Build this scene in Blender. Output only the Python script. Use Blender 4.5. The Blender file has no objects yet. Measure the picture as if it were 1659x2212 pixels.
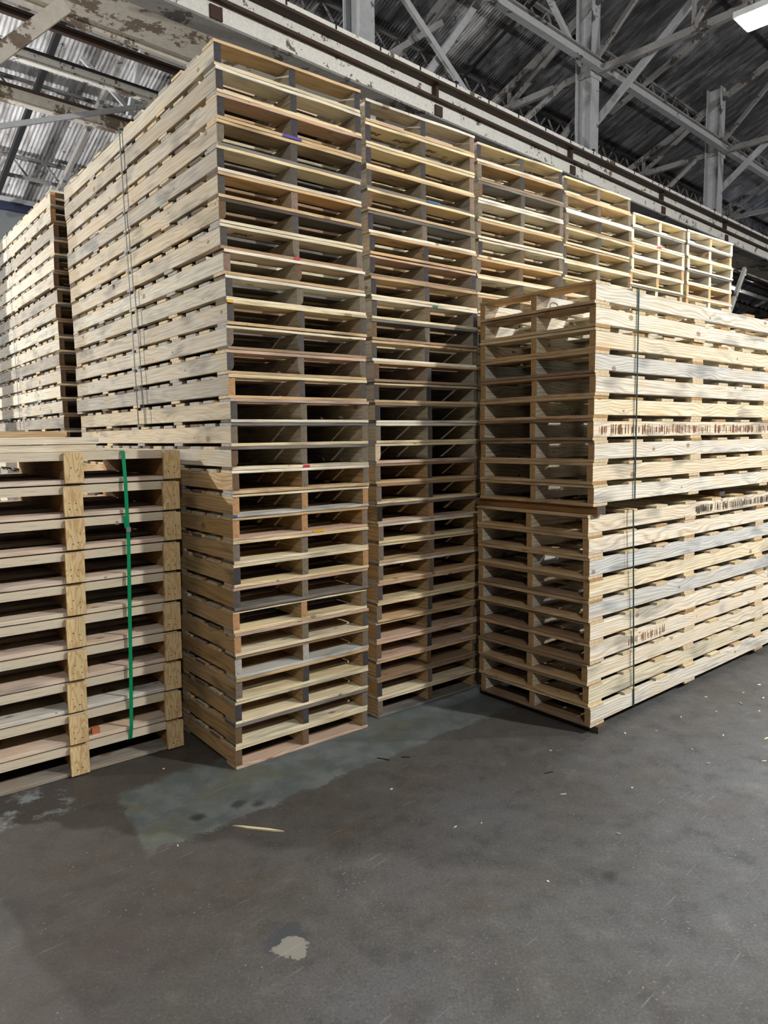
import bpy, bmesh, math, random
from mathutils import Vector, Matrix

rng = random.Random(7)
SC = bpy.context.scene
COL = SC.collection
PI = math.pi
R = math.radians

# ------------------------------------------------------------------ helpers
def lin(c):
    return tuple(((x / 255.0) / 12.92 if x / 255.0 <= 0.04045 else ((x / 255.0 + 0.055) / 1.055) ** 2.4) for x in c)

def link(o):
    COL.objects.link(o)
    return o

def mesh_obj(name, me, parent=None, loc=(0, 0, 0), rz=0.0):
    if me.users: me = me.copy()          # every board keeps its own mesh
    o = bpy.data.objects.new(name, me)
    o.location = loc
    o.rotation_euler = (0, 0, rz)
    if parent is not None:
        o.parent = parent
    return link(o)

def empty(name, loc=(0, 0, 0), rz=0.0):
    o = bpy.data.objects.new(name, None)
    o.empty_display_size = 0.1
    o.location = loc
    o.rotation_euler = (0, 0, rz)
    return link(o)

def tag(o, label=None, cat=None, group=None, kind=None):
    if label: o['label'] = label
    if cat: o['category'] = cat
    if group: o['group'] = group
    if kind: o['kind'] = kind
    return o

class MB:
    """collects geometry for ONE mesh"""
    def __init__(self):
        self.v = []; self.f = []; self.m = []
    def box(self, x0, x1, y0, y1, z0, z1, mi=0):
        b = len(self.v)
        self.v += [(x0,y0,z0),(x1,y0,z0),(x1,y1,z0),(x0,y1,z0),(x0,y0,z1),(x1,y0,z1),(x1,y1,z1),(x0,y1,z1)]
        for q in ((3,2,1,0),(4,5,6,7),(0,1,5,4),(1,2,6,5),(2,3,7,6),(3,0,4,7)):
            self.f.append(tuple(b+i for i in q)); self.m.append(mi)
        return self
    def bar(self, p0, p1, w, h, mi=0, up=(0,0,1)):
        """rectangular bar from p0 to p1, w sideways, h along 'up'"""
        p0 = Vector(p0); p1 = Vector(p1); d = (p1-p0).normalized()
        u = Vector(up)
        if abs(d.dot(u)) > 0.98: u = Vector((1,0,0))
        s = d.cross(u).normalized(); t = s.cross(d).normalized()
        b = len(self.v)
        for p in (p0, p1):
            for a, c in ((-1,-1),(1,-1),(1,1),(-1,1)):
                self.v.append(tuple(p + s*(a*w/2) + t*(c*h/2)))
        for q in ((0,1,2,3),(7,6,5,4),(0,4,5,1),(1,5,6,2),(2,6,7,3),(3,7,4,0)):
            self.f.append(tuple(b+i for i in q)); self.m.append(mi)
        return self
    def prism(self, sec, L, seg=1, wob=None, mi=0, mend=1, axis='x'):
        """section (list of (y,z), counter-clockwise seen from +x) swept along x"""
        b = len(self.v); n = len(sec)
        for i in range(seg+1):
            x = L*i/seg
            for k, (y, z) in enumerate(sec):
                dx, dy, dz = wob(i, k, x, y, z) if wob else (0,0,0)
                self.v.append((x+dx, y+dy, z+dz))
        for i in range(seg):
            for k in range(n):
                k2 = (k+1) % n
                self.f.append((b+i*n+k, b+i*n+k2, b+(i+1)*n+k2, b+(i+1)*n+k)); self.m.append(mi)
        self.f.append(tuple(b+k for k in reversed(range(n)))); self.m.append(mend)
        self.f.append(tuple(b+seg*n+k for k in range(n))); self.m.append(mend)
        return self
    def cyl(self, c, r, z0, z1, n=16, mi=0, sx=1.0):
        b = len(self.v)
        for z in (z0, z1):
            for k in range(n):
                a = 2*PI*k/n
                self.v.append((c[0]+r*sx*math.cos(a), c[1]+r*math.sin(a), z))
        for k in range(n):
            k2 = (k+1) % n
            self.f.append((b+k, b+k2, b+n+k2, b+n+k)); self.m.append(mi)
        self.f.append(tuple(b+k for k in reversed(range(n)))); self.m.append(mi)
        self.f.append(tuple(b+n+k for k in range(n))); self.m.append(mi)
        return self
    def mesh(self, name, mats):
        me = bpy.data.meshes.new(name)
        me.from_pydata(self.v, [], self.f)
        for m in mats: me.materials.append(m)
        if len(mats) > 1:
            me.polygons.foreach_set('material_index', [min(i, len(mats)-1) for i in self.m])
        me.update()
        return me
    def build(self, name, mats, parent=None, loc=(0,0,0), rz=0.0):
        if not isinstance(mats, (list, tuple)): mats = [mats]
        return mesh_obj(name, self.mesh(name, mats), parent, loc, rz)

# ------------------------------------------------------------------ materials
class NT:
    def __init__(self, name):
        self.mat = bpy.data.materials.new(name); self.mat.use_nodes = True
        self.t = self.mat.node_tree; self.t.nodes.clear()
        self.out = self.n('ShaderNodeOutputMaterial')
        self.bsdf = self.n('ShaderNodeBsdfPrincipled')
        self.l(self.bsdf.outputs[0], self.out.inputs[0])
        self.bsdf.inputs['Roughness'].default_value = 0.75
        self.bsdf.inputs['Specular IOR Level'].default_value = 0.25
    def n(self, t, **kw):
        nd = self.t.nodes.new(t)
        for k, v in kw.items(): setattr(nd, k, v)
        return nd
    def l(self, a, b): self.t.links.new(a, b)
    def put(self, sock, v):
        if hasattr(v, 'links') or hasattr(v, 'is_output'): self.l(v, sock)
        else: sock.default_value = v
    def math(self, op, a, b=0.0, c=None, clamp=False):
        nd = self.n('ShaderNodeMath', operation=op); nd.use_clamp = clamp
        self.put(nd.inputs[0], a); self.put(nd.inputs[1], b)
        if c is not None: self.put(nd.inputs[2], c)
        return nd.outputs[0]
    def vmath(self, op, a, b):
        nd = self.n('ShaderNodeVectorMath', operation=op)
        self.put(nd.inputs[0], a); self.put(nd.inputs[1], b)
        return nd.outputs[0]
    def ss(self, x, a, b, lo=0.0, hi=1.0):
        nd = self.n('ShaderNodeMapRange', interpolation_type='SMOOTHSTEP')
        self.put(nd.inputs[0], x)
        nd.inputs[1].default_value = a; nd.inputs[2].default_value = b
        nd.inputs[3].default_value = lo; nd.inputs[4].default_value = hi
        return nd.outputs[0]
    def mix(self, f, a, b, mode='MIX'):
        nd = self.n('ShaderNodeMix', data_type='RGBA', blend_type=mode)
        self.put(nd.inputs[0], f); self.put(nd.inputs[6], a); self.put(nd.inputs[7], b)
        return nd.outputs[2]
    def noise(self, vec, scale, detail=2.0, rough=0.5, dist=0.0):
        nd = self.n('ShaderNodeTexNoise')
        self.l(vec, nd.inputs['Vector'])
        nd.inputs['Scale'].default_value = scale; nd.inputs['Detail'].default_value = detail
        nd.inputs['Roughness'].default_value = rough; nd.inputs['Distortion'].default_value = dist
        return nd.outputs[0]
    def rgb(self, c): return (*lin(c), 1.0)

def simple(name, c, rough=0.7, metal=0.0, spec=0.3):
    t = NT(name)
    t.bsdf.inputs['Base Color'].default_value = (*lin(c), 1)
    t.bsdf.inputs['Roughness'].default_value = rough
    t.bsdf.inputs['Metallic'].default_value = metal
    t.bsdf.inputs['Specular IOR Level'].default_value = spec
    return t.mat

def wood_material():
    """sawn pine: the tint comes from each board's own colour, its alpha sets how strong the grain is"""
    t = NT('sawn_pine')
    oi = t.n('ShaderNodeObjectInfo'); tc = t.n('ShaderNodeTexCoord'); geo = t.n('ShaderNodeNewGeometry')
    rnd = oi.outputs['Random']
    sep = t.n('ShaderNodeSeparateXYZ'); t.l(tc.outputs['Object'], sep.inputs[0])
    x = t.math('ADD', sep.outputs[0], t.math('MULTIPLY', rnd, 97.0))
    v = t.math('ADD', t.math('ADD', sep.outputs[1], sep.outputs[2]), t.math('MULTIPLY', rnd, 41.0))
    # knots
    cmb = t.n('ShaderNodeCombineXYZ'); t.l(t.math('MULTIPLY', x, 2.6), cmb.inputs[0]); t.l(t.math('MULTIPLY', v, 4.2), cmb.inputs[1])
    vor = t.n('ShaderNodeTexVoronoi', voronoi_dimensions='2D', feature='F1'); t.l(cmb.outputs[0], vor.inputs['Vector'])
    vor.inputs['Scale'].default_value = 1.0
    kd = vor.outputs['Distance']
    # grain: distorted rings stretched along the length
    g1 = t.n('ShaderNodeCombineXYZ'); t.l(t.math('MULTIPLY', x, 0.6), g1.inputs[0]); t.l(t.math('MULTIPLY', v, 9.0), g1.inputs[1]); t.l(t.math('MULTIPLY', rnd, 13.0), g1.inputs[2])
    nz = t.noise(g1.outputs[0], 1.0, 1.0, 0.5)
    bulge = t.ss(kd, 0.0, 0.55, 1.3, 0.0)
    ph = t.math('ADD', t.math('MULTIPLY', v, 48.0), t.math('ADD', t.math('MULTIPLY', nz, 6.0), bulge))
    ring = t.math('MULTIPLY_ADD', t.math('SINE', t.math('MULTIPLY', ph, 6.283)), 0.5, 0.5)
    ring = t.math('POWER', ring, 2.6)
    # fine fibres
    g2 = t.n('ShaderNodeCombineXYZ'); t.l(t.math('MULTIPLY', x, 4.0), g2.inputs[0]); t.l(t.math('MULTIPLY', v, 330.0), g2.inputs[1]); t.l(rnd, g2.inputs[2])
    fib = t.noise(g2.outputs[0], 1.0, 1.0, 0.6)
    # broad weathering
    g3 = t.n('ShaderNodeCombineXYZ'); t.l(t.math('MULTIPLY', x, 2.2), g3.inputs[0]); t.l(t.math('MULTIPLY', v, 7.0), g3.inputs[1])
    wea = t.noise(g3.outputs[0], 1.0, 2.0, 0.6)
    alpha = oi.outputs['Alpha']
    col = oi.outputs['Color']
    k = t.math('MULTIPLY', t.math('MULTIPLY', ring, alpha), 0.52)
    c = t.mix(k, col, t.mix(1.0, col, t.rgb((206, 178, 144)), 'MULTIPLY'))
    c = t.mix(t.ss(wea, 0.5, 0.72, 0.0, 0.7), c, t.mix(1.0, c, t.rgb((168, 171, 176)), 'MULTIPLY'))
    c = t.mix(t.ss(wea, 0.52, 0.25, 0.0, 0.35), c, t.mix(1.0, c, t.rgb((255, 226, 176)), 'MULTIPLY'))
    c = t.mix(t.ss(fib, 0.42, 0.75, 0.0, 0.55), c, t.mix(1.0, c, t.rgb((156, 144, 130)), 'MULTIPLY'))
    vs_ = t.n('ShaderNodeSeparateColor'); t.l(vor.outputs['Color'], vs_.inputs[0])
    knot = t.ss(t.math('DIVIDE', kd, t.math('MULTIPLY_ADD', t.math('POWER', vs_.outputs[0], 2.0), 1.3, 0.22)), 0.035, 0.065, 1.0, 0.0)
    c = t.mix(t.math('MULTIPLY', knot, 0.7), c, t.rgb((132, 94, 64)))
    t.l(c, t.bsdf.inputs['Base Color'])
    t.bsdf.inputs['Roughness'].default_value = 0.8
    t.bsdf.inputs['Specular IOR Level'].default_value = 0.15
    return t.mat

END_COLS = [(96, 92, 88), (78, 76, 78), (132, 122, 108), (198, 156, 114), (150, 128, 114), (122, 100, 80), (230, 210, 174), (190, 188, 182), (60, 56, 54), (196, 160, 112)]
def endgrain_material():
    """end grain: weathered or fresh, picked per board by its index"""
    t = NT('end_grain')
    oi = t.n('ShaderNodeObjectInfo'); tc = t.n('ShaderNodeTexCoord')
    ramp = t.n('ShaderNodeValToRGB'); ramp.color_ramp.interpolation = 'CONSTANT'
    N = len(END_COLS); el = ramp.color_ramp.elements
    for i, c in enumerate(END_COLS):
        e = el[0] if i == 0 else (el[1] if i == 1 else el.new(i / N))
        e.position = i / N; e.color = (*lin(c), 1)
    t.l(t.math('DIVIDE', t.math('ADD', oi.outputs['Object Index'], 0.5), float(N)), ramp.inputs[0])
    sep = t.n('ShaderNodeSeparateXYZ'); t.l(tc.outputs['Object'], sep.inputs[0])
    rnd = oi.outputs['Random']
    yy = t.math('ADD', sep.outputs[1], t.math('SUBTRACT', t.math('MULTIPLY', rnd, 0.12), 0.06))
    zz = t.math('ADD', sep.outputs[2], t.math('SUBTRACT', t.math('MULTIPLY', t.math('FRACT', t.math('MULTIPLY', rnd, 17.0)), 0.2), 0.06))
    rr = t.math('SQRT', t.math('ADD', t.math('MULTIPLY', yy, yy), t.math('MULTIPLY', zz, zz)))
    ring = t.math('MULTIPLY_ADD', t.math('SINE', t.math('MULTIPLY', rr, 900.0)), 0.5, 0.5)
    nz = t.noise(tc.outputs['Object'], 60.0, 3.0, 0.6)
    c = ramp.outputs[0]
    c = t.mix(t.math('MULTIPLY', ring, 0.35), c, t.mix(1.0, c, t.rgb((170, 140, 118)), 'MULTIPLY'))
    c = t.mix(t.ss(nz, 0.4, 0.8, 0.0, 0.5), c, t.mix(1.0, c, t.rgb((140, 134, 132)), 'MULTIPLY'))
    t.l(c, t.bsdf.inputs['Base Color']); t.bsdf.inputs['Roughness'].default_value = 0.9
    t.bsdf.inputs['Specular IOR Level'].default_value = 0.1
    return t.mat

def ply_edge_material():
    t = NT('plywood_edge')
    tc = t.n('ShaderNodeTexCoord'); sep = t.n('ShaderNodeSeparateXYZ'); t.l(tc.outputs['Object'], sep.inputs[0])
    g = t.n('ShaderNodeCombineXYZ'); t.l(t.math('MULTIPLY', sep.outputs[0], 5.0), g.inputs[0]); t.l(t.math('MULTIPLY', sep.outputs[1], 5.0), g.inputs[1]); t.l(t.math('MULTIPLY', sep.outputs[2], 380.0), g.inputs[2])
    nz = t.noise(g.outputs[0], 1.0, 3.0, 0.6)
    lay = t.math('MULTIPLY_ADD', t.math('SINE', t.math('MULTIPLY', sep.outputs[2], 6.283/0.0062)), 0.5, 0.5)
    c = t.mix(t.math('MULTIPLY', lay, 0.55), t.rgb((236, 224, 200)), t.rgb((178, 154, 122)))
    c = t.mix(t.ss(nz, 0.56, 0.7, 0.0, 0.75), c, t.rgb((84, 66, 48)))
    t.l(c, t.bsdf.inputs['Base Color']); t.bsdf.inputs['Roughness'].default_value = 0.85
    return t.mat

def ply_face_material():
    t = NT('plywood_face')
    tc = t.n('ShaderNodeTexCoord'); oi = t.n('ShaderNodeObjectInfo')
    sep = t.n('ShaderNodeSeparateXYZ'); t.l(tc.outputs['Object'], sep.inputs[0])
    g = t.n('ShaderNodeCombineXYZ'); t.l(t.math('MULTIPLY', sep.outputs[0], 22.0), g.inputs[0]); t.l(t.math('MULTIPLY', sep.outputs[2], 4.5), g.inputs[2]); t.l(t.math('MULTIPLY', oi.outputs['Random'], 80.0), g.inputs[1])
    nz = t.noise(g.outputs[0], 1.0, 2.0, 0.5)
    ring = t.math('MULTIPLY_ADD', t.math('SINE', t.math('MULTIPLY', nz, 52.0)), 0.5, 0.5)
    c = t.mix(t.math('MULTIPLY', t.math('POWER', ring, 2.0), 0.6), t.rgb((232, 206, 156)), t.rgb((196, 146, 88)))
    t.l(c, t.bsdf.inputs['Base Color']); t.bsdf.inputs['Roughness'].default_value = 0.7
    return t.mat

def painted_steel(name, paint, rust, amt=0.5, scale=3.0):
    t = NT(name)
    tc = t.n('ShaderNodeTexCoord')
    a = t.noise(tc.outputs['Object'], scale, 6.0, 0.65, 0.4)
    b = t.noise(tc.outputs['Object'], scale*9, 4.0, 0.7)
    m = t.ss(t.math('ADD', a, t.math('MULTIPLY', t.math('SUBTRACT', b, 0.5), 0.35)), amt, amt+0.03)
    c = t.mix(m, t.mix(t.ss(b, 0.3, 0.7, 0.0, 0.4), t.rgb(paint), t.rgb(tuple(int(x*0.8) for x in paint))), t.mix(b, t.rgb(rust), t.rgb(tuple(int(x*1.6) for x in rust))))
    t.l(c, t.bsdf.inputs['Base Color']); t.bsdf.inputs['Roughness'].default_value = 0.65
    return t.mat

def floor_material():
    t = NT('worn_concrete')
    geo = t.n('ShaderNodeNewGeometry')
    vr = t.n('ShaderNodeVectorRotate', rotation_type='Z_AXIS'); t.l(geo.outputs['Position'], vr.inputs['Vector']); vr.inputs['Angle'].default_value = R(38.5); P = vr.outputs[0]
    sep = t.n('ShaderNodeSeparateXYZ'); t.l(P, sep.inputs[0])
    n1 = t.noise(P, 0.9, 5.0, 0.6); n2 = t.noise(P, 7.0, 5.0, 0.65); n3 = t.noise(P, 95.0, 3.0, 0.75); n4 = t.noise(P, 2.3, 3.0, 0.55, 0.6)
    c = t.mix(t.ss(n1, 0.35, 0.65), t.rgb((80, 77, 72)), t.rgb((89, 88, 88)))
    c = t.mix(t.ss(n4, 0.54, 0.7, 0.0, 0.55), c, t.rgb((80, 71, 60)))
    c = t.mix(t.ss(n2, 0.48, 0.7, 0.0, 0.55), c, t.rgb((58, 57, 56)))
    c = t.mix(t.ss(n2, 0.46, 0.3, 0.0, 0.35), c, t.rgb((112, 110, 106)))
    c = t.mix(t.ss(n3, 0.45, 0.7, 0.0, 0.5), c, t.rgb((50, 48, 47)))
    c = t.mix(t.ss(n3, 0.42, 0.28, 0.0, 0.5), c, t.rgb((136, 134, 131)))
    # brown dirt towards the near left
    dl = t.math('SUBTRACT', t.math('MULTIPLY', sep.outputs[1], 0.35), sep.outputs[0])
    c = t.mix(t.math('MULTIPLY', t.ss(t.math('ADD', dl, n1), 1.2, 2.6), 0.5), c, t.rgb((70, 62, 53)))
    # the grey-green patched strip in front of the stacks: a band along the row of stacks
    ca, sa = math.cos(R(41.5)), math.sin(R(41.5))
    al = t.math('ADD', t.math('MULTIPLY', sep.outputs[0], ca), t.math('MULTIPLY', sep.outputs[1], sa))      # along the row
    ac = t.math('ADD', t.math('MULTIPLY', sep.outputs[0], -sa), t.math('MULTIPLY', sep.outputs[1], ca))     # across it
    wob = t.math('MULTIPLY', t.math('SUBTRACT', t.noise(P, 5.0, 5.0, 0.7), 0.5), 0.22)
    acw = t.math('ADD', ac, wob); alw = t.math('ADD', al, wob)
    band = t.math('MULTIPLY', t.ss(acw, 2.775, 2.80), t.ss(acw, 3.42, 3.36))
    band = t.math('MULTIPLY', band, t.ss(t.math('ADD', alw, t.math('MULTIPLY', t.math('SUBTRACT', acw, 2.8), -0.15)), 1.12, 1.15))
    band = t.math('MULTIPLY', band, t.ss(alw, 3.9, 3.5))
    pc = t.mix(t.ss(n2, 0.35, 0.7), t.rgb((84, 93, 92)), t.rgb((112, 117, 115)))
    pc = t.mix(t.ss(n4, 0.5, 0.62, 0.0, 0.5), pc, t.rgb((98, 94, 70)))
    c = t.mix(t.math('MULTIPLY', band, 0.85), c, pc)
    rim = t.math('MULTIPLY', t.math('MULTIPLY', t.ss(acw, 2.755, 2.775), t.ss(acw, 2.81, 2.79)), t.ss(alw, 1.1, 1.15))
    c = t.mix(t.math('MULTIPLY', rim, t.math('MULTIPLY', t.ss(n3, 0.5, 0.62), t.ss(n2, 0.45, 0.58, 0.0, 0.8))), c, t.rgb((128, 134, 136)))
    # flaked light spot with a dark bruise around it, whitish scuffs by the plywood-decked stack
    n16 = t.noise(P, 16.0, 3.0, 0.7)
    def spot(cx, cy, r0, r1, k):
        dx = t.math('SUBTRACT', sep.outputs[0], cx); dy = t.math('SUBTRACT', sep.outputs[1], cy)
        d = t.math('SQRT', t.math('ADD', t.math('MULTIPLY', dx, dx), t.math('MULTIPLY', dy, dy)))
        d = t.math('ADD', d, t.math('MULTIPLY', t.math('SUBTRACT', n16, 0.5), k))
        return t.ss(d, r0, r1, 1.0, 0.0)
    c = t.mix(t.math('MULTIPLY', spot(-0.355, 2.315, 0.06, 0.09, 0.14), 0.7), c, t.rgb((58, 63, 67)))
    c = t.mix(spot(-0.333, 2.275, 0.052, 0.058, 0.10), c, t.rgb((128, 124, 114)))
    c = t.mix(t.math('MULTIPLY', spot(-1.70, 3.27, 0.05, 0.30, 0.35), t.ss(n2, 0.5, 0.62, 0.0, 0.8)), c, t.rgb((150, 158, 160)))
    c = t.mix(t.math('MULTIPLY', spot(-1.45, 2.42, 0.05, 0.18, 0.1), 0.6), c, t.rgb((52, 52, 52)))
    c = t.mix(t.math('MULTIPLY', spot(-0.95, 2.30, 0.02, 0.16, 0.15), 0.4), c, t.rgb((74, 62, 62)))
    for (cx, cy) in ((-0.71, 3.246), (-0.612, 3.252), (-0.869, 3.133), (0.866, 2.651)):
        c = t.mix(t.math('MULTIPLY', spot(cx, cy, 0.012, 0.05, 0.06), 0.75), c, t.rgb((40, 42, 42)))
    # pale grit and fine scratches
    vor = t.n('ShaderNodeTexVoronoi', feature='F1'); t.l(P, vor.inputs['Vector']); vor.inputs['Scale'].default_value = 38.0
    grit = t.math('MULTIPLY', t.ss(vor.outputs['Distance'], 0.09, 0.16, 1.0, 0.0), t.ss(t.noise(P, 2.6, 3.0, 0.6), 0.50, 0.60))
    c = t.mix(t.math('MULTIPLY', grit, t.ss(n2, 0.42, 0.6, 0.15, 0.7)), c, t.rgb((150, 151, 148)))
    sv = t.vmath('MULTIPLY', P, (70.0, 3.0, 1.0)); wv = t.n('ShaderNodeVectorRotate', rotation_type='Z_AXIS'); t.l(P, wv.inputs['Vector']); wv.inputs['Angle'].default_value = -0.75
    sv2 = t.vmath('MULTIPLY', wv.outputs[0], (5.0, 85.0, 1.0))
    sc = t.math('MULTIPLY', t.ss(t.noise(sv2, 1.0, 2.0, 0.5), 0.66, 0.72), t.ss(n4, 0.45, 0.6))
    c = t.mix(t.math('MULTIPLY', sc, 0.35), c, t.rgb((150, 150, 148)))
    t.l(c, t.bsdf.inputs['Base Color'])
    t.bsdf.inputs['Specular IOR Level'].default_value = 0.3
    rg = t.n('ShaderNodeMapRange'); t.l(n2, rg.inputs[0]); rg.inputs[3].default_value = 0.45; rg.inputs[4].default_value = 0.8
    t.l(rg.outputs[0], t.bsdf.inputs['Roughness'])
    bp = t.n('ShaderNodeBump'); bp.inputs['Strength'].default_value = 0.35; bp.inputs['Distance'].default_value = 0.004
    t.l(t.math('ADD', n2, t.math('MULTIPLY', n3, 0.6)), bp.inputs['Height']); t.l(bp.outputs[0], t.bsdf.inputs['Normal'])
    return t.mat

def roof_material():
    t = NT('corrugated_sheet')
    tc = t.n('ShaderNodeTexCoord'); P = tc.outputs['Object']
    a = t.noise(P, 0.35, 5.0, 0.65); b = t.noise(t.vmath('MULTIPLY', P, (6.0, 0.9, 1.0)), 1.0, 5.0, 0.7)
    c = t.mix(t.ss(b, 0.35, 0.62), t.rgb((206, 206, 208)), t.rgb((138, 136, 136)))
    sp = t.n('ShaderNodeSeparateXYZ'); t.l(P, sp.inputs[0])
    sa = t.math('ADD', a, t.ss(sp.outputs[0], 6.0, 10.0, -0.06, 0.22))                  # sheets turn darker further along the hall
    c = t.mix(t.ss(sa, 0.5, 0.68, 0.0, 0.9), c, t.mix(t.ss(b, 0.4, 0.6), t.rgb((98, 98, 104)), t.rgb((62, 60, 62))))
    fl = t.noise(P, 5.0, 6.0, 0.75)
    c = t.mix(t.ss(fl, 0.60, 0.64, 0.0, 0.8), c, t.rgb((46, 42, 40)))
    t.l(c, t.bsdf.inputs['Base Color']); t.bsdf.inputs['Roughness'].default_value = 0.6
    return t.mat

def wall_material():
    t = NT('wall_sheeting')
    tc = t.n('ShaderNodeTexCoord'); P = tc.outputs['Object']
    a = t.noise(P, 0.7, 5.0, 0.6)
    c = t.mix(a, t.rgb((112, 116, 118)), t.rgb((84, 86, 88)))
    t.l(c, t.bsdf.inputs['Base Color'])
    return t.mat

WOOD = wood_material(); ENDG = endgrain_material(); PLYE = ply_edge_material(); PLYF = ply_face_material()
STEEL_W = painted_steel('peeling_white_paint', (232, 230, 222), (78, 70, 62), 0.585, 3.2)
SOFFIT = painted_steel('flaking_soffit_paint', (196, 190, 178), (84, 74, 64), 0.53, 1.6)
STEEL_R = painted_steel('rusty_steel', (70, 56, 48), (52, 38, 32), 0.5, 2.0)
STEEL_G = painted_steel('grey_steel_paint', (168, 170, 172), (60, 56, 54), 0.63, 1.6)
STEEL_D = painted_steel('sooty_steel', (140, 138, 136), (58, 54, 52), 0.56, 2.0)
DARKST = simple('dark_steel', (38, 38, 40), 0.6)
GALV = simple('galvanised_clip', (170, 174, 178), 0.35, 0.8)
STRAPD = simple('dark_green_strap', (38, 66, 62), 0.6, 0.0, 0.15)
STRAPG = simple('green_plastic_strap', (16, 142, 92), 0.32)
NAILM = simple('nail_hole', (26, 18, 14), 0.9)
INK = simple('ink', (38, 34, 32), 0.9)
BLUEST = simple('blue_gutter', (40, 46, 66), 0.6)
def emis(name, c, s):
    t = NT(name); t.bsdf.inputs['Base Color'].default_value = (*lin(c), 1)
    t.bsdf.inputs['Emission Color'].default_value = (*lin(c), 1); t.bsdf.inputs['Emission Strength'].default_value = s
    return t.mat
LED = emis('lit_lamp_diffuser', (226, 238, 255), 14.0)
LED.cycles.emission_sampling = 'NONE'
def paint(name, c): return simple(name, c, 0.6)
PAINTS = {'purple': paint('purple_paint', (74, 58, 160)), 'blue': paint('blue_paint', (40, 92, 150)), 'red': paint('red_paint', (200, 40, 60)),
          'yellow': paint('yellow_paint', (238, 176, 32)), 'green': paint('green_paint', (30, 110, 80)), 'pink': paint('pink_paint', (226, 52, 96))}

# ------------------------------------------------------------------ board meshes
def oct_sec(W, T, ch):
    return [(ch, 0), (W-ch, 0), (W, ch), (W, T-ch), (W-ch, T), (ch, T), (0, T-ch), (0, ch)]

def board_mesh(name, L, W, T, seed, seg=6, amp=0.0012, ch=0.0015):
    r = random.Random(seed)
    ys = [[r.uniform(-amp, amp) for _ in range(2)] for _ in range(seg+1)]
    zs = [[r.uniform(-amp, 0) for _ in range(2)] for _ in range(seg+1)]
    def wob(i, k, x, y, z):
        dy = ys[i][0]*2 if y < W/2 else ys[i][1]*2
        dz = -zs[i][0]*0.8 if z < T/2 else zs[i][1]*0.8
        return (0, dy, dz)
    return MB().prism(oct_sec(W, T, ch), L, seg, wob).mesh(name, [WOOD, ENDG])

def stringer_mesh(name, L, W, H, seed, wane=None, seg=8, ch=0.002):
    r = random.Random(seed)
    sec = oct_sec(W, H, ch)
    if wane:                       # bark edge: one lower corner rounded away
        side, rad = wane
        arc = []
        for k in range(6):
            a = PI/2*k/5
            arc.append((W-rad*0.7+rad*0.7*math.sin(a), rad-rad*math.cos(a)))
        if side > 0:
            sec = [(ch, 0)] + arc + [(W, H-ch), (W-ch, H), (ch, H), (0, H-ch), (0, ch)]
        else:
            m = [(W-y, z) for (y, z) in arc][::-1]
            sec = m + [(W-ch, 0), (W, ch), (W, H-ch), (W-ch, H), (ch, H), (0, H-ch)]
    ys = [r.uniform(-0.0012, 0.0012) for _ in range(seg+1)]
    def wob(i, k, x, y, z): return (0, ys[i], 0)
    return MB().prism(sec, L, seg, wob).mesh(name, [WOOD, ENDG])

class PalletKind:
    def __init__(self, W, L, pitch, bt, sw, tb, bb, tw, bw, seed):
        """W across the end, L along the stringers; tb/bb start positions of top/bottom boards"""
        self.W, self.L, self.p, self.bt, self.sw = W, L, pitch, bt, sw
        H = pitch - 0.0004 - 2*bt
        self.H = H; self.tb, self.bb = tb, bb
        self.top = [board_mesh('deckboard', W, tw, bt, seed+i) for i in range(4)]
        self.bot = [board_mesh('bottom_board', W, bw, bt, seed+20+i) for i in range(4)]
        self.str = [stringer_mesh('stringer', L-0.006, sw, H, seed+40+i) for i in range(3)]
        self.wr = stringer_mesh('stringer', L-0.006, sw, H, seed+50, (+1, 0.034))
        self.wl = stringer_mesh('stringer', L-0.006, sw, H, seed+51, (-1, 0.034))

def evenly(n, L, w): return [i*(L-w)/(n-1) for i in range(n)]
PM = PalletKind(0.865, 2.57, 0.1207, 0.0165, 0.038, evenly(14, 2.57, 0.128), evenly(5, 2.57, 0.118), 0.128, 0.118, 100)
PF = PalletKind(0.88, 2.57, 0.1207, 0.0165, 0.042, evenly(14, 2.57, 0.128), evenly(5, 2.57, 0.118), 0.128, 0.118, 200)
PR = PalletKind(0.84, 3.45, 0.1237, 0.0175, 0.040, evenly(10, 3.45, 0.14), evenly(4, 3.45, 0.14), 0.14, 0.14, 300)

TINT = {'pale': (240, 229, 198), 'white': (246, 238, 218), 'tan': (218, 190, 150), 'yel': (240, 224, 184), 'grey': (134, 130, 124), 'brn': (168, 144, 118),
        'pink': (216, 190, 170), 'chalk': (212, 214, 208), 'dk': (96, 90, 84)}
def tint(o, key, contrast=0.5, jit=0.06, r=rng):
    c = TINT[key] if isinstance(key, str) else key
    f = 1 + r.uniform(-jit, jit); g = r.uniform(-0.03, 0.03)
    L = lin(c)
    o.color = (min(1, L[0]*f*(1+g)), min(1, L[1]*f), min(1, L[2]*f*(1-g)), contrast)

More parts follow.
